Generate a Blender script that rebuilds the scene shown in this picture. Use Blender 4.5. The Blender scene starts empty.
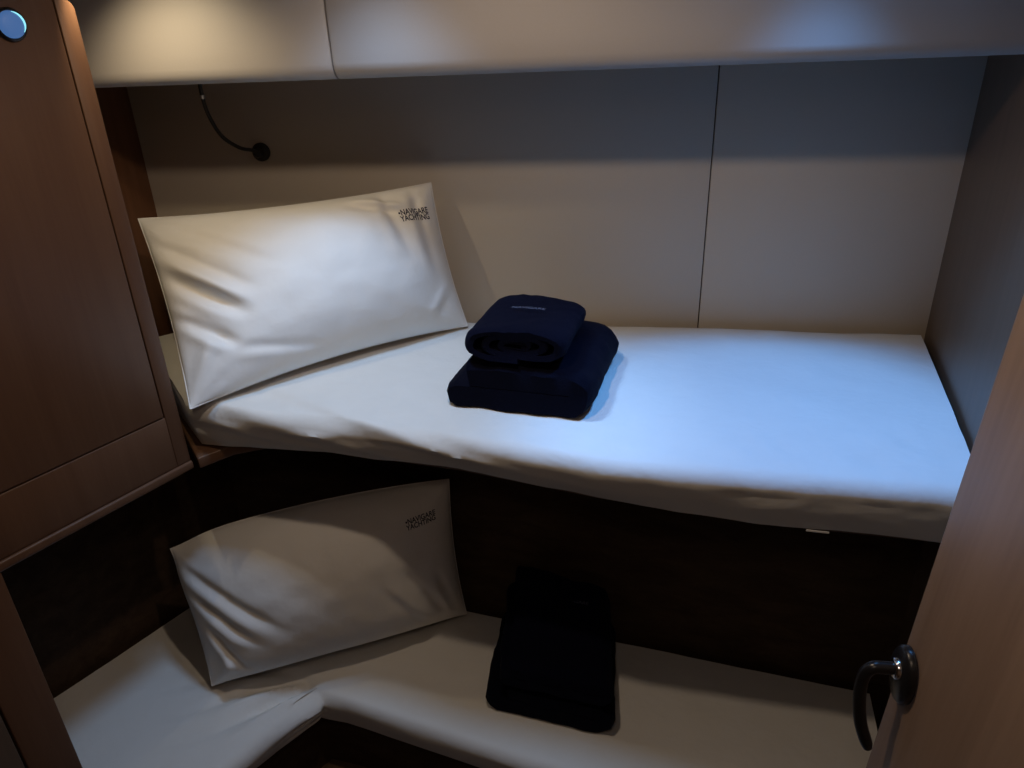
import bpy, bmesh, math, random
import numpy as np
from mathutils import Vector, Matrix, noise

random.seed(7)
scene = bpy.context.scene
COL = scene.collection

# ------------------------------------------------------------------ camera
F_PX = 750.0
PITCH = math.radians(26.0)
ROLL = math.radians(-2.0)
cam_d = bpy.data.cameras.new('camera')
cam = bpy.data.objects.new('camera', cam_d)
COL.objects.link(cam)
cam_d.sensor_fit = 'HORIZONTAL'
cam_d.sensor_width = 36.0
cam_d.lens = 36.0 * F_PX / 1024.0
cam_d.clip_start = 0.02
cam.matrix_world = (Matrix.Translation((0, 0, 1.66))
                    @ Matrix.Rotation(math.pi / 2 - PITCH, 4, 'X')
                    @ Matrix.Rotation(ROLL, 4, 'Z'))
scene.camera = cam

# ------------------------------------------------------------------ world, lights, exposure
scene.view_settings.view_transform = 'Standard'
scene.view_settings.look = 'None'
scene.view_settings.gamma = 1.0
scene.view_settings.use_curve_mapping = False
scene.view_settings.exposure = 0.0
world = bpy.data.worlds.new('world')
scene.world = world
world.use_nodes = True
bg = world.node_tree.nodes['Background']
bg.inputs[0].default_value = (0.55, 0.62, 0.8, 1)
bg.inputs[1].default_value = 0.01

CEIL = 1.95
# (name, position, tilt towards the hull, colour, watts, cone degrees, blend, source radius, lens glow, label)
LAMPS = [
    ('cool', (0.46, 1.08, CEIL), 1, (0.13, 0.42, 1.0), 31.0, 64, 0.55, 0.05, 30.0,
     'cool blue recessed ceiling lamp over the foot of the upper bunk'),
    ('white', (-0.22, 1.18, CEIL), 3, (0.38, 0.63, 1.0), 18.0, 72, 0.6, 0.075, 3.0,  # unseen second blue light, added to even out coverage at the pillow end
     'added pale blue ceiling light over the pillow of the upper bunk'),
    ('entry', (-0.08, 0.81, CEIL), 0, (1.0, 0.77, 0.56), 8.2, 165, 0.4, 0.02, 1.5,
     'warm white recessed ceiling lamp in front of the bunks'),
    ('door', (-0.05, 0.05, CEIL), 0, (1.0, 0.76, 0.56), 3.4, 165, 0.4, 0.10, 1.5,  # unseen soft fill, added to brighten the mattress front, door and lower wall
     'added warm white fill light in the ceiling just inside the cabin door'),
]
# small swivel lamp on the corner of the locker, aimed at the head of the bunk
WARM = ((-0.620, 1.240, 1.76), (-0.42, 1.70, 1.10), (1.0, 0.80, 0.50), 3.6)


# ------------------------------------------------------------------ helpers
def tag(o, label=None, cat=None, group=None, kind=None):
    if label: o['label'] = label
    if cat: o['category'] = cat
    if group: o['group'] = group
    if kind: o['kind'] = kind
    return o


def empty(name, loc, label=None, cat=None, group=None, kind=None):
    o = bpy.data.objects.new(name, None)
    o.empty_display_size = 0.05
    o.location = loc
    COL.objects.link(o)
    return tag(o, label, cat, group, kind)


def wloc(o):
    v = Vector((0, 0, 0))
    while o is not None:
        v = v + o.location
        o = o.parent
    return v


def obj(name, verts, faces, mat, parent=None, smooth=True, bevel=0.0, seg=2, subsurf=0, loc=None):
    """One mesh object; verts are given in world space."""
    if parent is not None:
        off = wloc(parent)
    elif loc is not None:
        off = Vector(loc)
    else:
        a = np.array([tuple(v) for v in verts])
        off = Vector(((a[:, 0].min() + a[:, 0].max()) / 2, (a[:, 1].min() + a[:, 1].max()) / 2, a[:, 2].min()))
    me = bpy.data.meshes.new(name)
    me.from_pydata([tuple(Vector(v) - off) for v in verts], [], faces)
    me.validate()
    bm = bmesh.new()
    bm.from_mesh(me)
    bmesh.ops.remove_doubles(bm, verts=bm.verts, dist=1e-6)
    bmesh.ops.recalc_face_normals(bm, faces=bm.faces)
    if bevel > 0:
        es = [e for e in bm.edges if len(e.link_faces) == 2 and e.calc_face_angle(0) > 0.5]
        bmesh.ops.bevel(bm, geom=es, offset=bevel, segments=seg, affect='EDGES', profile=0.5)
    bm.to_mesh(me)
    bm.free()
    for p in me.polygons:
        p.use_smooth = smooth
    o = bpy.data.objects.new(name, me)
    if parent is not None:
        o.parent = parent
    else:
        o.location = off
    COL.objects.link(o)
    me.materials.append(mat)
    if smooth:
        me.set_sharp_from_angle(angle=math.radians(50))
    if subsurf:
        m = o.modifiers.new('sub', 'SUBSURF')
        m.levels = m.render_levels = subsurf
    return o


def prism(poly, z0, z1):
    """vertical prism from a plan polygon"""
    n = len(poly)
    v = [(p[0], p[1], z0) for p in poly] + [(p[0], p[1], z1) for p in poly]
    f = [tuple(range(n - 1, -1, -1)), tuple(range(n, 2 * n))]
    f += [(i, (i + 1) % n, n + (i + 1) % n, n + i) for i in range(n)]
    return v, f


def slab(p, q, z0, z1, t, n):
    """upright slab: plan line p->q, thickness t along -n (n points at the viewer side)"""
    p, q, n = Vector(p[:2]), Vector(q[:2]), Vector(n[:2])
    return prism([tuple(p), tuple(q), tuple(q - n * t), tuple(p - n * t)], z0, z1)


def merge(*vf):
    V, Fs = [], []
    for v, f in vf:
        b = len(V)
        V += list(v)
        Fs += [tuple(i + b for i in x) for x in f]
    return V, Fs


def tube(points, r, seg=12, taper=None):
    pts = [Vector(p) for p in points]
    V, Fs = [], []
    up = Vector((0, 0, 1))
    prev = None
    for i, p in enumerate(pts):
        d = (pts[min(i + 1, len(pts) - 1)] - pts[max(i - 1, 0)]).normalized()
        if prev is None:
            a = up if abs(d.z) < 0.9 else Vector((1, 0, 0))
            x = d.cross(a).normalized()
        else:
            x = (prev - d * prev.dot(d)).normalized()
        y = d.cross(x).normalized()
        prev = x
        rr = r if taper is None else r * taper[i]
        for k in range(seg):
            a = 2 * math.pi * k / seg
            V.append(p + x * math.cos(a) * rr + y * math.sin(a) * rr)
    for i in range(len(pts) - 1):
        for k in range(seg):
            Fs.append((i * seg + k, i * seg + (k + 1) % seg, (i + 1) * seg + (k + 1) % seg, (i + 1) * seg + k))
    Fs.append(tuple(range(seg - 1, -1, -1)))
    b = (len(pts) - 1) * seg
    Fs.append(tuple(range(b, b + seg)))
    return V, Fs


def lathe(c, axis, prof, seg=32, sx=1.0, sy=1.0, upv=(0, 0, 1)):
    """prof: list of (radius, height along axis)"""
    c, ax = Vector(c), Vector(axis).normalized()
    u = Vector(upv)
    x = (u - ax * u.dot(ax)).normalized()
    y = ax.cross(x)
    V, Fs = [], []
    for r, h in prof:
        for k in range(seg):
            a = 2 * math.pi * k / seg
            V.append(c + ax * h + x * math.cos(a) * r * sx + y * math.sin(a) * r * sy)
    for i in range(len(prof) - 1):
        for k in range(seg):
            Fs.append((i * seg + k, i * seg + (k + 1) % seg, (i + 1) * seg + (k + 1) % seg, (i + 1) * seg + k))
    Fs.append(tuple(range(seg - 1, -1, -1)))
    b = (len(prof) - 1) * seg
    Fs.append(tuple(range(b, b + seg)))
    return V, Fs


def catmull(P, n):
    P = [Vector(p) for p in P]
    Q = [P[0] * 2 - P[1]] + P + [P[-1] * 2 - P[-2]]
    out = []
    for i in range(1, len(Q) - 2):
        for k in range(n):
            t = k / n
            a, b, c, d = Q[i - 1], Q[i], Q[i + 1], Q[i + 2]
            out.append(0.5 * ((2 * b) + (c - a) * t + (2 * a - 5 * b + 4 * c - d) * t * t + (3 * b - a - 3 * c + d) * t ** 3))
    out.append(P[-1])
    return out


def polyline_at(P, L):
    """function s in [0,1] -> point along the polyline"""
    P = [Vector(p) for p in P]
    d = [0]
    for a, b in zip(P, P[1:]):
        d.append(d[-1] + (b - a).length)

    def f(s):
        x = s * d[-1]
        for i in range(len(P) - 1):
            if x <= d[i + 1] or i == len(P) - 2:
                t = (x - d[i]) / max(1e-9, d[i + 1] - d[i])
                return P[i].lerp(P[i + 1], t)
    return f


def grid_faces(nu, nv, wrap=False):
    Fs = []
    for i in range(nu - 1):
        for j in range(nv - 1 + (1 if wrap else 0)):
            a, b = i * nv + j, i * nv + (j + 1) % nv
            Fs.append((a, b, b + nv, a + nv))
    return Fs


def sstep(a, b, x):
    t = max(0.0, min(1.0, (x - a) / (b - a)))
    return t * t * (3 - 2 * t)


def fold(s, t, p0, p1, w, amp, fade=0.25):
    """a crease along the segment p0->p1 in surface coordinates"""
    dx, dy = p1[0] - p0[0], p1[1] - p0[1]
    L2 = dx * dx + dy * dy
    k = ((s - p0[0]) * dx + (t - p0[1]) * dy) / L2
    d = ((s - p0[0]) * dy - (t - p0[1]) * dx) / math.sqrt(L2)
    g = sstep(-fade, fade, k) * (1 - sstep(1 - fade, 1 + fade, k))
    x = d / w
    return amp * g * math.exp(-x * x) - 0.45 * amp * g * math.exp(-((x - 1.9) ** 2)) 


# ------------------------------------------------------------------ materials
def new_mat(name):
    m = bpy.data.materials.new(name)
    m.use_nodes = True
    nt = m.node_tree
    return m, nt, nt.nodes['Principled BSDF']


def plain(name, col, rough=0.5, metal=0.0, bump=0.0, scale=200, var=0.06, spec=0.5, sheen=0.0):
    m, nt, p = new_mat(name)
    N = nt.nodes
    tc = N.new('ShaderNodeTexCoord')
    nz = N.new('ShaderNodeTexNoise')
    nz.inputs['Scale'].default_value = scale
    nz.inputs['Detail'].default_value = 4
    nt.links.new(tc.outputs['Object'], nz.inputs['Vector'])
    mx = N.new('ShaderNodeMix')
    mx.data_type = 'RGBA'
    mx.inputs['A'].default_value = (*[c * (1 - var) for c in col], 1)
    mx.inputs['B'].default_value = (*[min(1, c * (1 + var)) for c in col], 1)
    nt.links.new(nz.outputs['Fac'], mx.inputs['Factor'])
    nt.links.new(mx.outputs['Result'], p.inputs['Base Color'])
    p.inputs['Roughness'].default_value = rough
    p.inputs['Metallic'].default_value = metal
    p.inputs['Specular IOR Level'].default_value = spec
    if sheen:
        p.inputs['Sheen Weight'].default_value = sheen
        p.inputs['Sheen Roughness'].default_value = 0.5
        p.inputs['Sheen Tint'].default_value = (*[min(1, c * 6 + .05) for c in col], 1)
    if bump:
        b = N.new('ShaderNodeBump')
        b.inputs['Strength'].default_value = bump
        b.inputs['Distance'].default_value = 0.002
        nt.links.new(nz.outputs['Fac'], b.inputs['Height'])
        nt.links.new(b.outputs['Normal'], p.inputs['Normal'])
    return m


def wood(name, c1, c2, axis='Z', rough=0.42, scale=26, spec=0.4):
    m, nt, p = new_mat(name)
    N = nt.nodes
    tc = N.new('ShaderNodeTexCoord')
    mp = N.new('ShaderNodeMapping')
    s = {'Z': (scale, scale, scale * 0.05), 'X': (scale * 0.05, scale, scale), 'Y': (scale, scale * 0.05, scale)}[axis]
    mp.inputs['Scale'].default_value = s
    nt.links.new(tc.outputs['Object'], mp.inputs['Vector'])
    nz = N.new('ShaderNodeTexNoise')
    nz.inputs['Scale'].default_value = 1.0
    nz.inputs['Detail'].default_value = 6
    nz.inputs['Roughness'].default_value = 0.6
    nz.inputs['Distortion'].default_value = 0.6
    nt.links.new(mp.outputs['Vector'], nz.inputs['Vector'])
    fine = N.new('ShaderNodeTexNoise')
    fine.inputs['Scale'].default_value = 9.0
    fine.inputs['Detail'].default_value = 3
    nt.links.new(mp.outputs['Vector'], fine.inputs['Vector'])
    ad = N.new('ShaderNodeMath')
    ad.operation = 'MULTIPLY_ADD'
    ad.inputs[1].default_value = 0.3
    nt.links.new(fine.outputs['Fac'], ad.inputs[0])
    nt.links.new(nz.outputs['Fac'], ad.inputs[2])
    rp = N.new('ShaderNodeValToRGB')
    rp.color_ramp.elements[0].position = 0.42
    rp.color_ramp.elements[0].color = (*c1, 1)
    rp.color_ramp.elements[1].position = 0.86
    rp.color_ramp.elements[1].color = (*c2, 1)
    nt.links.new(ad.outputs[0], rp.inputs['Fac'])
    nt.links.new(rp.outputs['Color'], p.inputs['Base Color'])
    p.inputs['Roughness'].default_value = rough
    p.inputs['Specular IOR Level'].default_value = spec
    b = N.new('ShaderNodeBump')
    b.inputs['Strength'].default_value = 0.08
    b.inputs['Distance'].default_value = 0.001
    nt.links.new(ad.outputs[0], b.inputs['Height'])
    nt.links.new(b.outputs['Normal'], p.inputs['Normal'])
    return m


def cloth(name, col, weave=900, bump=0.12, var=0.03, rough=0.85, crease=0.25):
    """woven cotton: fine thread relief plus soft small creases"""
    m, nt, p = new_mat(name)
    N = nt.nodes
    tc = N.new('ShaderNodeTexCoord')
    nz = N.new('ShaderNodeTexNoise')
    nz.inputs['Scale'].default_value = weave
    nt.links.new(tc.outputs['Object'], nz.inputs['Vector'])
    big = N.new('ShaderNodeTexNoise')
    big.inputs['Scale'].default_value = 14
    big.inputs['Detail'].default_value = 3
    big.inputs['Distortion'].default_value = 0.2
    nt.links.new(tc.outputs['Object'], big.inputs['Vector'])
    mx = N.new('ShaderNodeMix')
    mx.data_type = 'RGBA'
    mx.inputs['A'].default_value = (*[c * (1 - var) for c in col], 1)
    mx.inputs['B'].default_value = (*[min(1, c * (1 + var)) for c in col], 1)
    nt.links.new(big.outputs['Fac'], mx.inputs['Factor'])
    nt.links.new(mx.outputs['Result'], p.inputs['Base Color'])
    p.inputs['Roughness'].default_value = rough
    p.inputs['Specular IOR Level'].default_value = 0.15
    b0 = N.new('ShaderNodeBump')
    b0.inputs['Strength'].default_value = crease
    b0.inputs['Distance'].default_value = 0.02
    nt.links.new(big.outputs['Fac'], b0.inputs['Height'])
    b = N.new('ShaderNodeBump')
    b.inputs['Strength'].default_value = bump
    b.inputs['Distance'].default_value = 0.001
    nt.links.new(nz.outputs['Fac'], b.inputs['Height'])
    nt.links.new(b0.outputs['Normal'], b.inputs['Normal'])
    nt.links.new(b.outputs['Normal'], p.inputs['Normal'])
    return m


def emit(name, col, strength, base=0.8):
    m, nt, p = new_mat(name)
    p.inputs['Base Color'].default_value = (base, base, base, 1)
    p.inputs['Emission Color'].default_value = (*col, 1)
    p.inputs['Emission Strength'].default_value = strength
    return m


M_SHEET = cloth('white_sheet', (0.80, 0.79, 0.76), crease=0.2)
M_PILLOW = cloth('white_pillowcase', (0.82, 0.81, 0.79), crease=0.16)
M_TERRY = plain('navy_terry', (0.0022, 0.0026, 0.009), rough=0.95, bump=0.9, scale=420, var=0.5, spec=0.08, sheen=0.10)
M_TERRY2 = plain('navy_terry_light', (0.003, 0.0036, 0.0125), rough=0.95, bump=0.9, scale=420, var=0.5, spec=0.08, sheen=0.10)
M_INK = plain('navy_ink', (0.012, 0.014, 0.045), rough=0.8)
M_THREAD = plain('pale_thread', (0.14, 0.15, 0.22), rough=0.7)
M_OAK = wood('oak_veneer', (0.12, 0.060, 0.034), (0.15, 0.080, 0.047))
M_OAKD = wood('oak_door', (0.25, 0.165, 0.115), (0.36, 0.245, 0.175), scale=14)
M_OAKR = wood('oak_side', (0.105, 0.072, 0.05), (0.14, 0.098, 0.07))
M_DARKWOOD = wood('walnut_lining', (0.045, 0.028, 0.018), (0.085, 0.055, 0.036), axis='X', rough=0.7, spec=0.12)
M_LINING = plain('cream_vinyl', (0.56, 0.50, 0.425), rough=0.62, bump=0.10, scale=340, var=0.03)
M_GAP = plain('dark_joint', (0.03, 0.025, 0.02), rough=0.9)
M_FASCIA = plain('offwhite_liner', (0.40, 0.375, 0.36), rough=0.5, bump=0.06, scale=260, var=0.02)
M_CEIL = plain('white_headliner', (0.6, 0.58, 0.55), rough=0.8, bump=0.1, scale=300)
M_FLOOR = wood('cabin_sole', (0.10, 0.06, 0.04), (0.17, 0.11, 0.07), axis='Y')
M_BLACK = plain('black_lacquer', (0.012, 0.012, 0.014), rough=0.3, spec=0.5)
M_BLACKM = plain('black_rubber', (0.015, 0.013, 0.012), rough=0.5)
M_CHROME = plain('chrome', (0.75, 0.77, 0.8), rough=0.16, metal=1.0, var=0.01)
M_SATIN = plain('satin_blue_metal', (0.42, 0.60, 0.88), rough=0.3, metal=0.85, var=0.02)
M_STEEL = plain('brushed_steel', (0.45, 0.45, 0.46), rough=0.35, metal=1.0)

# ------------------------------------------------------------------ key plan lines (metres)
W_T = Vector((0.986, -0.169, 0))          # along the hull side
W_N = Vector((-0.169, -0.986, 0))         # out of the hull side, into the cabin
W_A = Vector((-0.098, 1.732, 0))
W_L = Vector((-0.862, 1.863, 0))          # left corner
W_R = Vector((0.935, 1.555, 0))           # right corner
R_DIR = Vector((-0.339, -0.941, 0))       # right wall, towards the door
R_N = Vector((-0.941, 0.339, 0))
CB = Vector((-0.842, 0.976, 0))           # locker face, over the post
CA = Vector((-0.640, 1.277, 0))           # locker face, far corner
C_T = Vector((0.561, 0.828, 0))
C_N = Vector((0.828, -0.561, 0))
L_A = Vector((-0.128, 1.490, 0))          # lower hull side
L_T = Vector((0.949, -0.316, 0))
L_N = Vector((-0.316, -0.949, 0))
ZT, ZB = 1.0, 0.30

# ------------------------------------------------------------------ structure
v, f = prism([(-2.0, -0.8), (1.4, -0.8), (1.4, 2.1), (-2.0, 2.1)], -0.04, 0.0)
tag(obj('floor', v, f, M_FLOOR, smooth=False), kind='structure')
v, f = prism([(-2.0, -0.8), (1.4, -0.8), (1.4, 2.1), (-2.0, 2.1)], CEIL, CEIL + 0.04)
tag(obj('ceiling', v, f, M_CEIL, smooth=False), kind='structure')

# hull side: dark backing with two vinyl covered panels
seam = W_A + W_T * 0.548
back = empty('wall_back', tuple(W_A), kind='structure')
v, f = slab(W_L - W_T * 0.3 - W_N * 0.012, W_R + W_T * 0.3 - W_N * 0.012, 0.80, CEIL, 0.03, W_N)
obj('backing', v, f, M_GAP, back, smooth=False)
g = 0.0011
v, f = slab(W_L - W_T * 0.02, seam - W_T * g, 0.80, CEIL, 0.0115, W_N)
obj('panel', v, f, M_LINING, back, bevel=0.002)
v, f = slab(seam + W_T * g, W_R + W_T * 0.02, 0.80, CEIL, 0.0115, W_N)
obj('panel', v, f, M_LINING, back, bevel=0.002)

v, f = slab(W_R + R_N * 0.0 - R_DIR * 0.05, W_R + R_DIR * 1.0, 0.0, CEIL, 0.03, R_N)
tag(obj('wall_right', v, f, M_OAKR, smooth=False), kind='structure')
WL_D = Vector((-0.17, -0.985, 0))
v, f = slab(W_L - WL_D * 0.0, W_L + WL_D * 0.45, 0.90, CEIL, 0.03, Vector((0.985, -0.17, 0)))
tag(obj('wall_left', v, f, wood('brown_end', (0.13, 0.055, 0.025), (0.20, 0.09, 0.045)), smooth=False), kind='structure')
v, f = slab(L_A - L_T * 0.72, L_A + L_T * 1.05, 0.0, 0.86, 0.02, L_N)
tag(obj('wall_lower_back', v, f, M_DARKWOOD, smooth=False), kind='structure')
LL0, LL1 = Vector((-1.30, 0.95, 0)), Vector((-0.735, 1.73, 0))
ll_n = Vector(((LL1 - LL0).y, -(LL1 - LL0).x, 0)).normalized()
v, f = slab(LL0, LL1, 0.0, 0.86, 0.02, ll_n)
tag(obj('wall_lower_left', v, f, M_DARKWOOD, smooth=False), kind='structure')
v, f = prism([(-2.0, -0.83), (1.4, -0.83), (1.4, -0.8), (-2.0, -0.8)], 0, CEIL)
tag(obj('wall_front', v, f, M_OAKD, smooth=False), kind='structure')

for nm, x0 in (('wall_far_left', -1.42), ('wall_far_right', 1.12)):
    v, f = prism([(x0, -0.8), (x0 + 0.03, -0.8), (x0 + 0.03, 2.05 if x0 < 0 else 1.30), (x0, 2.05 if x0 < 0 else 1.30)], 0, CEIL)
    tag(obj(nm, v, f, M_OAKR, smooth=False), kind='structure')

# side deck liner: hollow valance with a rolled lower lip, two mouldings meeting at a joint
def liner(u0, u1, parent, dz0, dz1):
    prof = []                                     # (offset out of wall, z)
    R = 0.026
    prof += [(0.363, CEIL), (0.368, 1.78), (0.372, 1.66), (0.370, 1.61)]
    cx, cz = 0.370 - R, 1.560 + R
    for k in range(9):
        a = -k / 8 * math.pi
        prof.append((cx + math.cos(a) * R, cz + math.sin(a) * R))
    prof += [(cx - R, 1.66), (0.323, CEIL)]
    n = len(prof)
    V = []
    us = [u0, u0 + 0.006] + [u0 + (u1 - u0) * k / 8 for k in range(1, 8)] + [u1 - 0.006, u1]
    for i, u in enumerate(us):
        ins = 0.004 if i in (0, len(us) - 1) else 0.0
        k = (u + 0.8) / 1.75
        dz = dz0 + (dz1 - dz0) * k
        for o, z in prof:
            zz = z + (dz if z < 1.75 else 0)
            mid = 0.344
            oo = o + (ins if o < mid else -ins)
            p = W_A + W_T * u + W_N * oo
            V.append((p.x, p.y, zz))
    Fs = grid_faces(len(us), n, wrap=True)
    Fs.append(tuple(range(n)))
    b = (len(us) - 1) * n
    Fs.append(tuple(range(b, b + n)))
    return obj('liner_panel', V, Fs, M_FASCIA, parent)


lin = empty('trim_1', tuple(W_A + W_N * 0.35 + Vector((0, 0, 1.56))), kind='structure')
uj = -0.129
liner(-1.0, uj - 0.0015, lin, 0.006, 0.026)
liner(uj + 0.0015, 1.15, lin, 0.006, 0.026)

# ------------------------------------------------------------------ locker on the left
lk = empty('storage_locker', tuple(CA + Vector((0, 0, 0.88))),
           'brown wooden storage locker with a large flat door, left of the upper bunk', 'cabinet')
near = CB - C_T * 0.42
body = [CA, Vector((-0.895, 1.655, 0)), Vector((-1.02, 1.62, 0)), near - C_N * 0.30, near]
v, f = prism([(p.x, p.y) for p in [CA - C_N * 0.019, body[1], body[2], body[3], near - C_N * 0.019]], 0.895, 1.705)
obj('body', v, f, M_OAK, lk, bevel=0.003)
# face frame around the door
DZ0, DZ1 = 1.006, 1.90
d_r = CA - C_T * 0.031                             # right edge of the door


def face_board(name, a, b, z0, z1, parent, mat=M_OAK, t=0.019, out=0.0, bev=0.002):
    v, f = slab(a + C_N * out, b + C_N * out, z0, z1, t, C_N)
    return obj(name, v, f, mat, parent, bevel=bev)


# right stile with a rounded upper corner
def rounded_stile(a, b, z0, z1, r):
    pts = [(0, z0), ((b - a).length, z0)]
    w = (b - a).length
    for k in range(7):
        t = k / 6 * math.pi / 2
        pts.append((w - r + math.cos(t) * r, z1 - r + math.sin(t) * r))
    pts.append((0, z1))
    V = []
    for o in (0.0, -0.019):
        for x, z in pts:
            p = a + C_T * x + C_N * o
            V.append((p.x, p.y, z))
    n = len(pts)
    Fs = [tuple(range(n)), tuple(range(2 * n - 1, n - 1, -1))] + [(i, (i + 1) % n, n + (i + 1) % n, n + i) for i in range(n)]
    return V, Fs


v, f = rounded_stile(d_r + C_T * 0.0025, CA, 0.895, 1.707, 0.016)
obj('stile', v, f, M_OAK, lk, bevel=0.0015)
face_board('bottom_rail', near, d_r + C_T * 0.0025, 0.895, DZ0 - 0.003, lk)
door = face_board('locker_door', near + C_T * 0.05, d_r, DZ0, 1.707, lk, out=0.001, bev=0.0018)
tag(door, 'flat wooden locker door with thin dark gap round it')
v, f = slab(near - C_N * 0.012, CA - C_N * 0.012, 0.9, 1.70, 0.006, C_N)
obj('joint_backing', v, f, M_GAP, lk, smooth=False)
face_board('bottom_lip', near, CA + C_T * 0.002, 0.876, 0.894, lk, out=0.004, t=0.03, bev=0.004)
# round push button; added blue glow and cyan crescent stand in for a reflection
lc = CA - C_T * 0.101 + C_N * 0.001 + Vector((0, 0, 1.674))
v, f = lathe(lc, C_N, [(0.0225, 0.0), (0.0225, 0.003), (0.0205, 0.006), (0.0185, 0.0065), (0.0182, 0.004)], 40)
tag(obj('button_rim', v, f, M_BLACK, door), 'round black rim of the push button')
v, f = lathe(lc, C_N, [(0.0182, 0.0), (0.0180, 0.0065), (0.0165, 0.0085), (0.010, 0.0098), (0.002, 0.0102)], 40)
tag(obj('push_button', v, f, emit('button_glow', (0.065, 0.165, 0.41), 0.75, 0.03), door), 'round push button with an added blue glow')
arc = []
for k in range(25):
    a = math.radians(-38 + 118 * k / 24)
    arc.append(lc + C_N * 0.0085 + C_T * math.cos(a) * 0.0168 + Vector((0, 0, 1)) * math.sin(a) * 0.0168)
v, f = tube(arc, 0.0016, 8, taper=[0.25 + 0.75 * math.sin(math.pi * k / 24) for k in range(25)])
tag(obj('glint_crescent', v, f, emit('glint_glow', (0.30, 0.85, 1.0), 1.1, 0.1), door), 'glowing cyan crescent imitating a glint on the push button')

# post below the locker, holding the berth front
ps = empty('corner_post', (CB.x, CB.y, 0.0), 'dark brown wooden post under the locker, beside the lower bunk', 'post')
a0 = CB - C_T * 0.42
v, f = slab(CB - C_T * 0.075, CB, 0.0, 0.876, 0.03, C_N)
obj('post_board', v, f, M_OAK, ps, bevel=0.002)
v, f = slab(a0, CB - C_T * 0.079, 0.0, 0.876, 0.025, C_N)
obj('side_board', v, f, M_OAKR, ps, bevel=0.002)

# ------------------------------------------------------------------ mattresses
def mattress(name, back_pts, front_pts, bot_pts, ztop, zbot, mat, nu, nv, crown, wr, rad=0.03, label='', group=None):
    fb, ff, fbo = polyline_at(back_pts, 0), polyline_at(front_pts, 0), polyline_at(bot_pts, 0)
    V = []
    ncs = None
    for i in range(nu):
        s = i / (nu - 1)
        B, Fp, Bo = fb(s), ff(s), fbo(s)
        d = (B - Fp)
        d.z = 0
        dn = d.normalized()
        sec = [(Vector((B.x, B.y, zbot)), 'b', 0), (Vector((B.x, B.y, ztop - 0.02)), 'b', 0)]
        for j in range(nv):
            t = j / (nv - 1)
            k = (1 - t)
            p = Fp.lerp(B, rad / d.length + k * (1 - rad / d.length - 0.012))
            h = ztop + crown * math.sin(math.pi * max(0, min(1, 1 - k))) 
            sec.append((Vector((p.x, p.y, h - (0.012 if j == 0 else 0))), 't', t))
        for k in range(1, 8):
            a = k / 7 * math.pi / 2
            p = Fp + dn * rad * (1 - math.sin(a))
            sec.append((Vector((p.x, p.y, ztop - rad * (1 - math.cos(a)))), 'r', 1 + 0.12 * k / 7))
        zr = ztop - rad
        for k in range(1, 13):
            q = k / 12
            p = Fp.lerp(Bo, q ** 1.4)
            sec.append((Vector((p.x, p.y, zr + (zbot - zr) * q)), 'f', 1.12 + 0.5 * q))
        p = Bo + dn * 0.05
        sec.append((Vector((p.x, p.y, zbot + 0.0)), 'u', 2))
        ncs = len(sec)
        for p, kind, t in sec:
            up, out = wr(s, t, kind, p)
            q = p + Vector((0, 0, up)) - dn * out
            V.append(tuple(q))
    Fs = grid_faces(nu, ncs, wrap=True)
    Fs.append(tuple(range(ncs)))
    b = (nu - 1) * ncs
    Fs.append(tuple(range(b, b + ncs)))
    return V, Fs


def n3(x, y, z=0.0):
    return noise.noise(Vector((x, y, z)))


def wr_upper(s, t, kind, p):
    if kind in 'bu':
        return 0, 0
    up = 0.0022 * n3(p.x * 5, p.y * 5) + 0.0012 * n3(p.x * 14, p.y * 14, 3)
    out = 0.0
    # small puckers of the sheet near the front edge
    if kind == 't':
        k = sstep(0.55, 1.0, t)
        up += 0.0028 * k * n3(p.x * 26 + 4, p.y * 26, 1.7)
    # long drag folds at the pillow end, running down to the right
    x = s
    left = 1 - sstep(0.18, 0.42, x)
    if kind in 'rf' or t > 0.75:
        a = 0.0
        a += fold(x, t, (0.05, 0.92), (0.36, 1.56), 0.045, 0.007)
        a += fold(x, t, (0.10, 0.82), (0.44, 1.38), 0.035, -0.005)
        a += fold(x, t, (0.02, 1.10), (0.26, 1.62), 0.032, 0.006)
        a += fold(x, t, (0.16, 0.86), (0.52, 1.30), 0.026, 0.004)
        a += fold(x, t, (0.0, 1.25), (0.14, 1.50), 0.03, -0.006)
        a += left * 0.004 * n3(x * 18 + t * 6, t * 5 - x * 9, 2.2)
        out += a
        if kind in 't':
            up += a * 0.5
        if kind == 'r':
            up += a * 0.4
    if kind == 'f':
        out += 0.004 * n3(x * 9, t * 4, 9.1) + 0.002 * n3(x * 30, t * 9, 4.1)
        q = (t - 1.12) / 0.5
        up += 0.004 * q * n3(x * 7, 0.3, 6.6)
        # sheet lifts at the pillow end
        up += q * 0.006 * (1 - sstep(0.0, 0.30, x))
    return up, out


back_u = [(-0.875, 1.668, 0), (-0.70, 1.822, 0), (-0.098, 1.719, 0), (0.443, 1.634, 0), (0.915, 1.546, 0)]
front_u = [(-0.642, 1.318, 0), (-0.530, 1.276, 0), (-0.390, 1.236, 0), (-0.204, 1.172, 0), (-0.03, 1.110, 0),
           (0.14, 1.046, 0), (0.33, 1.000, 0), (0.53, 0.958, 0), (0.700, 0.920, 0)]
bot_u = [(-0.636, 1.332, 0), (-0.550, 1.318, 0), (-0.369, 1.288, 0), (-0.105, 1.213, 0), (0.148, 1.099, 0),
         (0.404, 1.012, 0), (0.705, 0.942, 0)]
um = empty('upper_mattress', (0, 1.4, 0.892), 'mattress of the upper bunk under a smooth white fitted sheet', 'mattress')
v, f = mattress('m', back_u, front_u, bot_u, ZT, 0.892, M_SHEET, 150, 46, 0.004, wr_upper, rad=0.028)
obj('fitted_sheet', v, f, M_SHEET, um)
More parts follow.
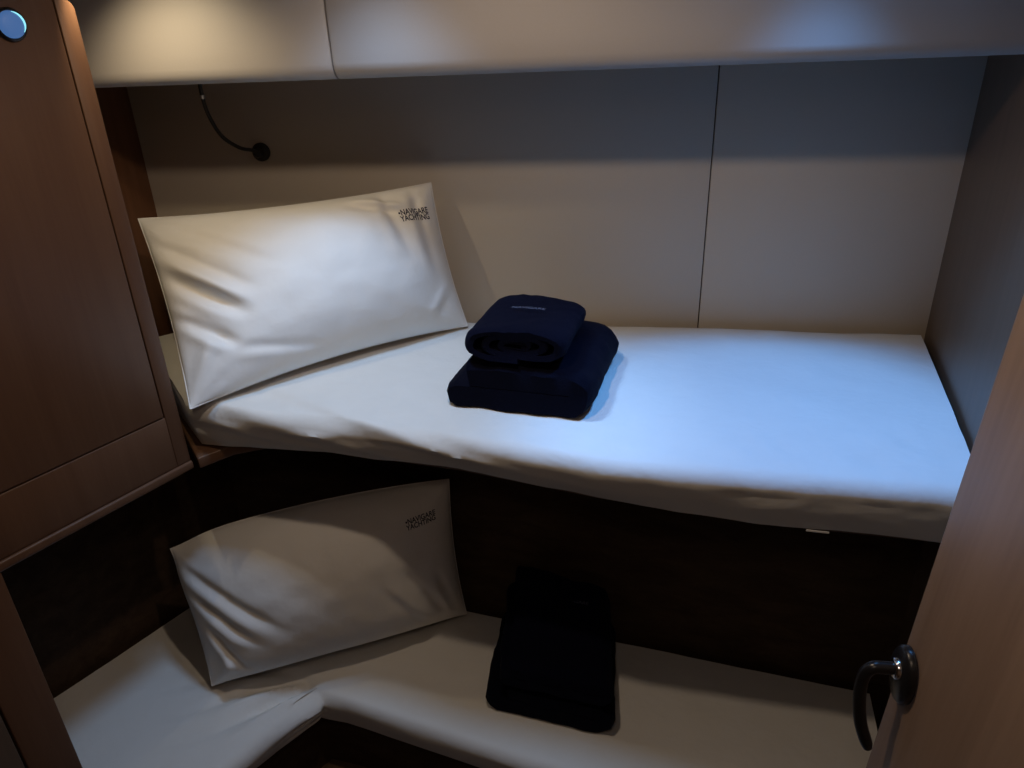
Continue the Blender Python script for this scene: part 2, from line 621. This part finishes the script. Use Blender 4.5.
# little white care label hanging from the lower hem
p0 = Vector((0.47, 0.985, 0.905))
d_ = Vector((0.95, -0.24, 0)).normalized()
v, f = slab(p0, p0 + d_ * 0.035, 0.8945, 0.8975, 0.0015, Vector((-0.24, -0.95, 0)))
obj('care_label', v, f, M_PILLOW, um, smooth=False)

# board that carries the upper mattress
bd = [(-0.632, 1.289), (-0.578, 1.338), (-0.500, 1.365), (-0.360, 1.33), (-0.10, 1.245), (0.155, 1.135), (0.41, 1.046), (0.715, 0.972),
      (0.915, 1.52), (-0.84, 1.815), (-0.868, 1.665)]
v, f = prism(bd, 0.866, 0.8905)
tag(obj('bunk_board', v, f, M_OAK, bevel=0.003), 'wooden board carrying the upper mattress, edge showing beside the locker', 'bunk board')

# lower mattress: narrow along the hull, running out into a foot well on the left
def wr_lower(s, t, kind, p):
    if kind in 'bu':
        return 0, 0
    up = 0.0025 * n3(p.x * 4.5, p.y * 4.5, 7) + 0.001 * n3(p.x * 15, p.y * 15, 3)
    out = 0.0
    # gathers of the sheet running out of the inner corner, beside the edge
    if kind == 't' and 0.10 < s < 0.40:
        k = (0.37 - s) / 0.20
        fade = sstep(-0.06, 0.08, k) * (1 - sstep(0.45, 1.15, k))
        for t0, sl, w, am in ((0.975, 0.13, 0.028, -0.019), (0.985, 0.05, 0.022, 0.007), (0.95, 0.30, 0.032, -0.014),
                              (0.96, 0.215, 0.03, 0.008), (0.92, 0.48, 0.035, -0.007)):
            up += am * fade * math.exp(-((t - (t0 - sl * k)) / w) ** 2)
    g = math.exp(-((s - 0.36) / 0.07) ** 2) if s < 0.36 else math.exp(-((s - 0.36) / 0.012) ** 2)
    if kind in 'rf':
        q = t - 1.0
        out += 0.012 * g * math.sin(q * 2 * math.pi / 0.19 + 0.8 + s * 9)
        up += 0.004 * g * math.cos(q * 2 * math.pi / 0.19 + s * 9)
    if kind == 'f':
        out += 0.003 * n3(s * 9, t * 4, 1.1)
    return up, out


back_l = [(-1.235, 1.035, 0), (-1.067, 1.262, 0), (-0.86, 1.549, 0), (-0.745, 1.685, 0), (-0.128, 1.480, 0), (0.229, 1.361, 0),
          (0.765, 1.182, 0)]
front_l = [(-0.838, 1.022, 0), (-0.72, 1.005, 0), (-0.615, 1.035, 0), (-0.50, 1.172, 0), (-0.455, 1.218, 0), (-0.405, 1.203, 0),
           (-0.01, 1.035, 0), (0.30, 0.915, 0), (0.66, 0.800, 0)]
bot_l = [(-0.845, 1.04, 0), (-0.725, 1.025, 0), (-0.625, 1.07, 0), (-0.525, 1.185, 0), (-0.478, 1.242, 0), (-0.41, 1.225, 0),
         (0.0, 1.055, 0), (0.31, 0.935, 0), (0.665, 0.815, 0)]


def resample(P, marks):
    """polyline reparametrised so that P[i] sits at marks[i]"""
    P = [Vector(p) for p in P]

    def g(s):
        for i in range(len(P) - 1):
            if s <= marks[i + 1] or i == len(P) - 2:
                t = (s - marks[i]) / (marks[i + 1] - marks[i])
                return P[i].lerp(P[i + 1], t)
    return [tuple(g(k / 200)) for k in range(201)]


mk_b = [0, 0.12, 0.25, 0.38, 0.62, 0.77, 1.0]
mk_f = [0, 0.06, 0.14, 0.30, 0.37, 0.40, 0.62, 0.79, 1.0]
_old = polyline_at


def polyline_at(P, L):                             # rails below are already evenly parametrised
    P = [Vector(p) for p in P]

    def g(s):
        x = s * (len(P) - 1)
        i = min(int(x), len(P) - 2)
        return P[i].lerp(P[i + 1], x - i)
    return g


v, f = mattress('m', resample(back_l, mk_b), resample(front_l, mk_f), resample(bot_l, mk_f), ZB, 0.205, M_SHEET, 260, 60, 0.0,
                wr_lower, rad=0.03)
polyline_at = _old
lm = empty('lower_mattress', (0, 1.2, 0.205), 'mattress of the lower bunk under a white sheet gathered at its inner corner', 'mattress')
obj('fitted_sheet', v, f, M_SHEET, lm)
bp = [(-0.90, 1.08), (-0.73, 1.07), (-0.655, 1.10), (-0.56, 1.21), (-0.485, 1.29), (-0.40, 1.265), (0.02, 1.10), (0.33, 0.98), (0.675, 0.86),
      (0.74, 1.17), (-0.128, 1.465), (-0.745, 1.665), (-1.20, 1.04)]
v, f = prism(bp, 0.0, 0.203)
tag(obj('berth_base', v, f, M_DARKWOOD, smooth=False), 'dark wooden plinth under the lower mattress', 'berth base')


# ------------------------------------------------------------------ pillows
def make_pillow(name, BL, BR, TR, TL, thick, back_thick, folds, label, text=None, bow=(0.02, 0.02, 0.02, 0.02), seed=0.0,
                round_tl=0.0):
    BL, BR, TR, TL = map(Vector, (BL, BR, TR, TL))
    nrm = ((BR - BL).cross(TL - BL) + (TR - BR).cross(TR - TL).normalized() * 0).normalized()
    nrm = ((BR - BL).normalized().cross((TL - BL).normalized()) + (TR - TL).normalized().cross((TR - BR).normalized())).normalized()

    def base(s, t):
        p = (BL * (1 - s) + BR * s) * (1 - t) + (TL * (1 - s) + TR * s) * t
        ex, ey = (BR - BL).normalized(), (TL - BL).normalized()
        bs, bt = 4 * s * (1 - s), 4 * t * (1 - t)
        # edges of the case pull in between the corners
        p = p + ey * (bow[0] * bs * (1 - t) ** 2) - ey * (bow[2] * bs * t ** 2)
        if round_tl:
            k = round_tl * math.exp(-((s / 0.13) ** 2 + ((1 - t) / 0.2) ** 2))
            p = p + (ex * 0.6 - ey * 0.55) * k
        p = p + ex * (bow[3] * bt * (1 - s) ** 2) - ex * (bow[1] * bt * s ** 2)
        return p

    def prof(s, t):
        a, b = 1 - abs(2 * s - 1) ** 2.6, 1 - abs(2 * t - 1) ** 2.6
        return (max(0, a) ** 0.62) * (max(0, b) ** 0.62)

    def surf(s, t, side=1):
        h = prof(s, t)
        ed = (1 - math.exp(-(min(s, 1 - s) / 0.07) ** 2)) * (1 - math.exp(-(min(t, 1 - t) / 0.09) ** 2))
        if side > 0:
            d = thick * h
            d += ed * (0.006 * n3(s * 4 + seed, t * 3, seed) + 0.0025 * n3(s * 12, t * 9 + seed, 2 + seed))
            for fo in folds:
                d += fold(s, t, *fo) * (0.25 + 0.75 * ed)
            # pinched gathers in the corners
            for cx, cy, am in ((0, 0, 1), (1, 0, 1), (0, 1, 0.7), (1, 1, 0.7)):
                dx, dy = abs(s - cx), abs(t - cy) * 0.7
                r = math.hypot(dx, dy)
                an = math.atan2(dy, dx)
                d += am * 0.004 * math.sin(an * 11 + seed) * math.exp(-(r / 0.16) ** 2) * ed
            d = max(d, 0.0)
        else:
            d = -back_thick * h
        return base(s, t) + nrm * d

    nu, nv = 150, 104
    V = []
    for side in (1, -1):
        for i in range(nu):
            for j in range(nv):
                # denser sampling near the borders
                s = 0.5 - 0.5 * math.cos(math.pi * i / (nu - 1))
                t = 0.5 - 0.5 * math.cos(math.pi * j / (nv - 1))
                s = 0.5 * s + 0.5 * i / (nu - 1)
                t = 0.5 * t + 0.5 * j / (nv - 1)
                V.append(tuple(surf(s, t, side)))
    N = nu * nv
    Fs = grid_faces(nu, nv)
    Fs += [tuple(reversed([i + N for i in q])) for q in grid_faces(nu, nv)]
    root = empty(name, tuple((BL + BR) / 2), label, 'pillow', 'pillows on the bunks')
    o = obj('pillowcase', V, Fs, M_PILLOW, root)
    # stitched hem along the outline
    pts = []
    for k in range(60): pts.append(surf(k / 60, 0))
    for k in range(40): pts.append(surf(1, k / 40))
    for k in range(60): pts.append(surf(1 - k / 60, 1))
    for k in range(41): pts.append(surf(0, 1 - k / 40))
    v, f = tube(pts, 0.0014, 6)
    obj('seam', v, f, M_PILLOW, root)
    if text:
        lines, (s0, t0), (ds, dt), (es, et), size, mat = text
        text_on(lines, lambda a, b: (surf(s0 + ds * a + es * b, t0 + dt * a + et * b), nrm), size, mat, root)
    return root


def text_on(lines, fn, size, mat, parent, name='printed_lettering', bold=0.02):
    """flat lettering laid on a surface; a runs along the line, b up, both in letter heights"""
    cu = bpy.data.curves.new('t', 'FONT')
    cu.body = lines
    cu.size = 1.0
    cu.align_x = 'CENTER'
    cu.align_y = 'CENTER'
    cu.space_line = 0.78
    cu.offset = bold
    to = bpy.data.objects.new('t', cu)
    COL.objects.link(to)
    dg = bpy.context.evaluated_depsgraph_get()
    me = bpy.data.meshes.new_from_object(to.evaluated_get(dg))
    bpy.data.objects.remove(to)
    bm = bmesh.new()
    bm.from_mesh(me)
    bmesh.ops.triangulate(bm, faces=bm.faces)
    V = []
    for q in bm.verts:
        p, n = fn(q.co.x * size, q.co.y * size)
        V.append(p + n * 0.0012)
    Fs = [tuple(x.index for x in q.verts) for q in bm.faces]
    bm.free()
    off = wloc(parent)
    m2 = bpy.data.meshes.new(name)
    m2.from_pydata([tuple(p - off) for p in V], [], Fs)
    m2.materials.append(mat)
    o = bpy.data.objects.new(name, m2)
    o.parent = parent
    COL.objects.link(o)
    return o


PRINT = "\u2022NAVIGARE\nYACHTING"
make_pillow('pillow', (-0.612, 1.268, 1.012), (-0.100, 1.655, 1.010), (-0.164, 1.690, 1.338), (-0.785, 1.605, 1.300),
            0.105, 0.035,
            [((0.00, 0.86), (0.26, 0.50), 0.026, -0.011), ((0.03, 0.62), (0.22, 0.36), 0.026, -0.015), ((0.06, 0.95), (0.34, 0.62), 0.03, -0.006), ((0.0, 0.5), (0.12, 0.3), 0.018, 0.009),
             ((0.05, 0.40), (0.17, 0.22), 0.022, -0.020), ((0.02, 0.72), (0.24, 0.42), 0.022, 0.012),
             ((0.10, 0.24), (0.02, 0.02), 0.03, 0.012), ((0.70, 0.93), (0.86, 0.84), 0.025, 0.012),
             ((0.80, 0.98), (0.84, 0.55), 0.022, -0.007), ((0.92, 0.95), (0.93, 0.4), 0.02, -0.008),
             ((0.86, 0.10), (0.96, 0.3), 0.02, 0.006), ((0.2, 0.18), (0.42, 0.08), 0.025, -0.006)],
            'white pillow on the upper bunk with navy lettering in its corner',
            text=(PRINT, (0.902, 0.775), (1.0, 0.12), (-0.10, 2.5), 0.0225, M_INK),
            bow=(0.022, 0.010, 0.016, 0.010), seed=1.3)

make_pillow('pillow', (-0.705, 1.242, 0.318), (-0.134, 1.445, 0.316), (-0.150, 1.432, 0.728), (-0.797, 1.366, 0.622),
            0.125, 0.035,
            [((0.04, 0.86), (0.30, 0.45), 0.028, -0.011), ((0.06, 0.66), (0.22, 0.36), 0.024, -0.010),
             ((0.08, 0.44), (0.15, 0.16), 0.020, -0.014), ((0.10, 0.22), (0.03, 0.02), 0.03, 0.010),
             ((0.80, 0.55), (0.92, 0.15), 0.022, -0.009), ((0.74, 0.5), (0.86, 0.15), 0.02, 0.007),
             ((0.92, 0.45), (0.97, 0.1), 0.016, -0.008)],
            'white pillow on the lower bunk, half in the shade of the upper bunk',
            text=(PRINT, (0.885, 0.83), (1.0, 0.085), (-0.05, 1.9), 0.021, M_INK),
            bow=(0.012, 0.010, -0.018, 0.012), seed=4.1, round_tl=0.022)


# ------------------------------------------------------------------ towels
def frame(o, az):
    """local frame on a bunk: x to the right along the berth, y towards the hull"""
    a = math.radians(az)
    o = Vector(o)
    X = Vector((math.cos(a), math.sin(a), 0))
    Y = Vector((-math.sin(a), math.cos(a), 0))
    return lambda x, y, z: o + X * x + Y * y + Vector((0, 0, z))


def serpentine(w, layers, th, gap=0.002, over=0.0):
    """closed outline (x,z) of a strip folded to and fro; first fold on the right"""
    pitch = th + gap
    cl = []
    r = pitch / 2
    for i in range(layers):
        z = th / 2 + i * pitch
        ends = (-w / 2 + r, w / 2 - r)
        xs = np.linspace(ends[0], ends[1], 14)
        if i % 2: xs = xs[::-1]
        if i == 0: xs = np.concatenate([[xs[0] - r - over], xs])
        for x in xs: cl.append(Vector((x, z)))
        if i < layers - 1:
            sgn = 1 if i % 2 == 0 else -1
            cx = ends[1] if sgn > 0 else ends[0]
            for k in range(1, 8):
                a = -math.pi / 2 + math.pi * k / 8
                cl.append(Vector((cx + sgn * math.cos(a) * r, z + r + math.sin(a) * r)))
    L, Rr = [], []
    n = len(cl)
    for i, p in enumerate(cl):
        d = (cl[min(i + 1, n - 1)] - cl[max(i - 1, 0)]).normalized()
        nn = Vector((-d.y, d.x))
        L.append(p + nn * th / 2)
        Rr.append(p - nn * th / 2)
    cap0 = [cl[0] + Vector((-math.sin(a) * th / 2, math.cos(a) * th / 2)) for a in (math.pi * 0.25, math.pi * 0.5, math.pi * 0.75)]
    return L, Rr, cap0


def folded_towel(fr, w, d, layers, th, mat, root, name='folded_cloth', over=0.0, seed=0.0, dome=0.0, sag=0.0, warp=None):
    L, Rr, cap = serpentine(w, layers, th, over=over)
    out = L + list(reversed(Rr)) + list(reversed(cap))
    ny = 26
    V = []
    cz = layers * (th + 0.002) / 2
    H = layers * (th + 0.002)
    for j in range(ny):
        q = j / (ny - 1)
        e = 0.0                                   # rounded ends
        for lim in (q, 1 - q):
            if lim < 0.10:
                e = max(e, 1 - math.sqrt(max(0.0, 1 - (1 - lim / 0.10) ** 2)))
        for p in out:
            x, z = p.x, p.y
            k = z / H
            x2 = x * (1 - 0.05 * e)
            zz = z * (1 - 0.10 * e * k)
            y = d * q
            zz += dome * k * (1 - (2 * x / w) ** 2) * (1 - 0.5 * e)
            nz = 0.006 * n3(x * 16 + seed, y * 14, z * 20 + seed) + 0.0025 * n3(x * 60, y * 60 + seed, z * 60)
            x2 += nz
            zz += 0.8 * nz * min(1.0, k * 3)
            y += 0.006 * n3(x * 20 + seed, z * 50, q * 3) * (1 if q in (0.0, 1.0) else 0.4)
            if warp:
                x2, y, zz = warp(x2, y, zz, k, q)
            V.append(tuple(fr(x2, y, max(zz, 0.0005))))
    n = len(out)
    Fs = grid_faces(ny, n, wrap=True)
    # close both ends layer by layer
    m = len(L)
    for j, flip in ((0, False), (ny - 1, True)):
        b = j * n
        for i in range(m - 1):
            q = (b + i, b + i + 1, b + (2 * m - 1 - (i + 1)), b + (2 * m - 1 - i))
            Fs.append(tuple(reversed(q)) if flip else q)
        capf = (b, b + 2 * m - 1, b + 2 * m, b + 2 * m + 1, b + 2 * m + 2)
        Fs.append(capf)
    return obj(name, V, Fs, mat, root)


def rolled_towel(fr, w, h, d, mat, root, seed=0.0, turns=2.6, power=2.3):
    """a towel rolled up into a flattened bolster, axis along y; spiral shows at the ends"""
    th = h / (2 * turns + 0.6)
    cl = []
    n = 130
    for i in range(n):
        q = i / (n - 1)
        ang = -math.pi * 0.35 + q * turns * 2 * math.pi
        r = (0.12 + 0.88 * q)
        c, s = math.cos(ang), math.sin(ang)
        k = (abs(c) ** power + abs(s) ** power) ** (-1 / power)
        cl.append(Vector((c * k * r * (w / 2 - th / 2), s * k * r * (h / 2 - th / 2))))
    L, Rr = [], []
    for i, p in enumerate(cl):
        dd = (cl[min(i + 1, n - 1)] - cl[max(i - 1, 0)]).normalized()
        nn = Vector((-dd.y, dd.x))
        t2 = th * 0.47
        L.append(p + nn * t2)
        Rr.append(p - nn * t2)
    out = L + list(reversed(Rr))
    ny = 26
    V = []
    for j in range(ny):
        q = j / (ny - 1)
        e = 0.0
        for lim in (q, 1 - q):
            if lim < 0.14:
                e = max(e, 1 - math.sqrt(max(0.0, 1 - (1 - lim / 0.14) ** 2)))
        for p in out:
            x, z = p.x * (1 - 0.12 * e), p.y * (1 - 0.12 * e)
            y = d * q
            nz = 0.005 * n3(x * 14 + seed, y * 12, z * 14) + 0.0022 * n3(x * 60, y * 60 + seed, z * 60)
            rr = math.hypot(p.x / w, p.y / h) * 2
            x += nz * p.x / w * 2
            z += nz * p.y / h * 2
            y += (1 - rr) * (0.012 if q < 0.5 else -0.012) * (1 if q in (0.0, 1.0) else 0.0)
            V.append(tuple(fr(x, y, z + h / 2)))
    m = len(out)
    Fs = grid_faces(ny, m, wrap=True)
    for j, flip in ((0, False), (ny - 1, True)):
        b = j * m
        for i in range(n - 1):
            q = (b + i, b + i + 1, b + (m - 1 - (i + 1)), b + (m - 1 - i))
            Fs.append(tuple(reversed(q)) if flip else q)
    return obj('rolled_cloth', V, Fs, mat, root)


# upper bunk
AZ = -18.0
o1 = Vector((0.008, 1.222, ZT + 0.006))
t1 = empty('bath_towel', tuple(o1), 'folded navy bath towel lying on the upper bunk beneath a rolled towel', 'towel')
folded_towel(frame(o1, AZ), 0.240, 0.278, 2, 0.042, M_TERRY, t1, over=0.006, seed=2.0, dome=0.004)
o2 = Vector((0.010, 1.221, ZT + 0.0985))
t2 = empty('hand_towel', tuple(o2), 'navy towel rolled up on top of the folded towel on the upper bunk', 'towel')
fr2 = frame(o2, AZ)
rolled_towel(fr2, 0.222, 0.074, 0.195, M_TERRY2, t2, seed=5.0, turns=2.925, power=2.9)
text_on('NAVIGARE', lambda a, b: (fr2(-0.004 + a, 0.095 + b, 0.0765 - 1.0 * (a - 0.004) ** 2), Vector((0, 0, 1))), 0.0135, M_THREAD, t2,
        'stitched_lettering', 0.0)

# lower bunk
o3 = Vector((0.058, 1.122, ZB + 0.006))
AZL = -18.0
t3 = empty('bath_towel', tuple(o3), 'folded navy bath towel lowest in the pile on the lower bunk', 'towel')
folded_towel(frame(o3, AZL), 0.235, 0.262, 2, 0.038, M_TERRY, t3, over=0.012, seed=9.0, warp=lambda x, y, z, k, q: (x - 0.045 * q, y, z))
o4 = Vector((0.066, 1.114, ZB + 0.093))
t4 = empty('hand_towel', tuple(o4), 'navy towel folded flat on top of the pile on the lower bunk', 'towel')
fr4 = frame(o4, AZL)
folded_towel(fr4, 0.222, 0.262, 2, 0.026, M_TERRY2, t4, seed=12.0, dome=0.006,
             warp=lambda x, y, z, k, q: (x - 0.058 * q, y, z * (1 + 0.6 * sstep(0.35, 0.85, q)) + 0.022 * q * k * sstep(0.09, -0.10, x)))
text_on('NAVIGARE', lambda a, b: (fr4(-0.002 + a, 0.190 + b, 0.087), Vector((0, 0, 1))), 0.0135, M_THREAD, t4, 'stitched_lettering', 0.0)

# ------------------------------------------------------------------ reading lamp on the hull side
rb = Vector((-0.562, 1.811, 1.399))
rl = empty('reading_lamp', tuple(rb), 'thin black gooseneck reading lamp on the hull side above the upper pillow', 'lamp')
v, f = lathe(rb + W_N * 0.0, W_N, [(0.021, 0.0), (0.021, 0.006), (0.019, 0.010), (0.011, 0.012), (0.0105, 0.022), (0.008, 0.026)], 28)
obj('base', v, f, M_BLACKM, rl)
neck = catmull([rb + W_N * n_ + W_T * t_ + Vector((0, 0, z_)) for t_, n_, z_ in
                ((0.0, 0.022, 0.002), (-0.006, 0.034, 0.009), (-0.024, 0.055, 0.018), (-0.044, 0.085, 0.047), (-0.048, 0.115, 0.093),
                 (-0.040, 0.140, 0.135), (-0.034, 0.150, 0.175))], 8)
v, f = tube(neck, 0.0042, 10)
obj('gooseneck', v, f, M_BLACKM, rl)
v, f = lathe(neck[-9], (neck[-8] - neck[-10]), [(0.0052, -0.004), (0.0056, 0.0), (0.0052, 0.004)], 16, upv=(1, 0, 0))
obj('collar', v, f, M_STEEL, rl)
hd = (neck[-1] - neck[-2]).normalized()
v, f = lathe(neck[-1], hd, [(0.005, -0.004), (0.008, 0.0), (0.0095, 0.012), (0.0095, 0.048), (0.0085, 0.052)], 20, upv=(1, 0, 0))
obj('lamp_head', v, f, M_BLACKM, rl)

# ------------------------------------------------------------------ cabin door, standing open on the right
E0 = Vector((0.423, 0.615, 0))
D_AZ = math.radians(9.0)
D_T = Vector((math.sin(D_AZ), math.cos(D_AZ), 0))   # along the leaf, away from the camera
D_N = Vector((-math.cos(D_AZ), math.sin(D_AZ), 0))  # out of the visible face
LEAN = 0.05                                         # the leaf hangs slightly out of plumb


def lean(v):
    return [(p[0] + LEAN * (p[2] - 0.95), p[1], p[2]) for p in v]


dr = empty('door_1', (E0.x, E0.y, 0.02), kind='structure')
dr['label'] = 'wooden cabin door standing open on the right with a black lever handle'
v, f = slab(E0 - D_T * 0.62, E0, 0.02, 1.88, 0.028, D_N)
obj('leaf', lean(v), f, M_OAKD, dr, bevel=0.003)
hc = E0 - D_T * 0.024 + Vector((0.0, 0, 1.001)) + Vector((LEAN * 0.025, 0, 0))
v, f = lathe(hc, D_N, [(0.026, 0.0), (0.026, 0.006), (0.0235, 0.0095), (0.012, 0.011), (0.010, 0.012)], 40, sx=1.38, sy=1.0)
ros = obj('rosette', v, f, M_BLACK, dr)
hp = hc + Vector((0, 0, 0.008))
v, f = lathe(hp + D_N * 0.010, D_N, [(0.0115, 0.0), (0.0115, 0.004), (0.0095, 0.006)], 24)
obj('chrome_ring', v, f, M_CHROME, ros)
dn_ = Vector((0, 0, -1))
lev = catmull([hp + D_N * 0.008, hp + D_N * 0.026, hp + D_N * 0.037 + dn_ * 0.002, hp + D_N * 0.0435 + dn_ * 0.014,
               hp + D_N * 0.045 + dn_ * 0.038 - D_T * 0.004, hp + D_N * 0.040 + dn_ * 0.074 - D_T * 0.010,
               hp + D_N * 0.028 + dn_ * 0.108 - D_T * 0.016], 7)
v, f = tube(lev, 0.0070, 14, taper=[1.0] * (len(lev) - 3) + [0.98, 0.9, 0.7])
obj('lever', v, f, M_BLACK, dr)

# ------------------------------------------------------------------ ceiling lamps (above the frame)
for nm, (x, y, z), tilt, col, watts, cone, blend, rad, glow, lab in LAMPS:
    r = empty('ceiling_lamp', (x, y, z), lab, 'lamp', 'recessed ceiling lamps')
    k = {'door': 2.2, 'white': 1.7}.get(nm, 1.0)
    v, f = lathe((x, y, z), (0, 0, -1), [(0.048 * k, 0.0), (0.048 * k, 0.003), (0.043 * k, 0.006), (0.034 * k, 0.006), (0.033 * k, 0.002)], 32, upv=(1, 0, 0))
    obj('bezel', v, f, M_CHROME, r)
    v, f = lathe((x, y, z - 0.0025), (0, 0, -1), [(0.033 * k, 0.0), (0.032 * k, 0.001)], 28, upv=(1, 0, 0))
    obj('lens', v, f, emit('lens_' + nm, col, glow), r)
    ld = bpy.data.lights.new('lamp_light', 'SPOT')
    ld.energy = watts
    ld.color = col
    ld.spot_size = math.radians(cone)
    ld.spot_blend = blend
    ld.shadow_soft_size = rad
    lo = bpy.data.objects.new('lamp_light', ld)
    lo.location = (0, 0, -0.04)
    lo.rotation_euler = (math.radians(tilt), 0, 0)
    lo.parent = r
    COL.objects.link(lo)

(wx, wy, wz), aim, wcol, ww = WARM
fx, fy, fz = -0.715, 1.315, 1.7055
head, axis = Vector((wx, wy, wz)), (Vector(aim) - Vector((wx, wy, wz))).normalized()
r = empty('swivel_lamp', (fx, fy, fz), 'small warm swivel lamp standing on top of the locker', 'lamp')
v, f = lathe((fx, fy, fz), (0, 0, 1), [(0.024, 0.0), (0.026, 0.003), (0.024, 0.008), (0.009, 0.011)], 28, upv=(1, 0, 0))
obj('lamp_foot', v, f, M_STEEL, r)
stem = catmull([(fx, fy, fz + 0.010), (fx + 0.006, fy - 0.005, fz + 0.045), (fx + 0.040, fy - 0.035, fz + 0.078), tuple(head - axis * 0.030)], 6)
v, f = tube(stem, 0.0035, 10)
obj('lamp_stem', v, f, M_STEEL, r)
v, f = lathe(head, axis, [(0.007, -0.034), (0.014, -0.030), (0.017, -0.008), (0.018, 0.0), (0.0165, 0.0), (0.0155, -0.004)], 24, upv=(1, 0, 0))
obj('lamp_shade', v, f, M_STEEL, r)
v, f = lathe(head, axis, [(0.0150, -0.006), (0.0145, -0.003)], 24, upv=(1, 0, 0))
obj('lamp_lens', v, f, emit('swivel_lens', wcol, 4.0), r)
ld = bpy.data.lights.new('lamp_light', 'SPOT')
ld.energy = ww
ld.color = wcol
ld.spot_size = math.radians(108)
ld.spot_blend = 1.0
ld.shadow_soft_size = 0.008
lo = bpy.data.objects.new('lamp_light', ld)
lo.location = head + axis * 0.012 - Vector((fx, fy, fz))
lo.rotation_euler = axis.to_track_quat('-Z', 'Y').to_euler()
lo.parent = r
COL.objects.link(lo)
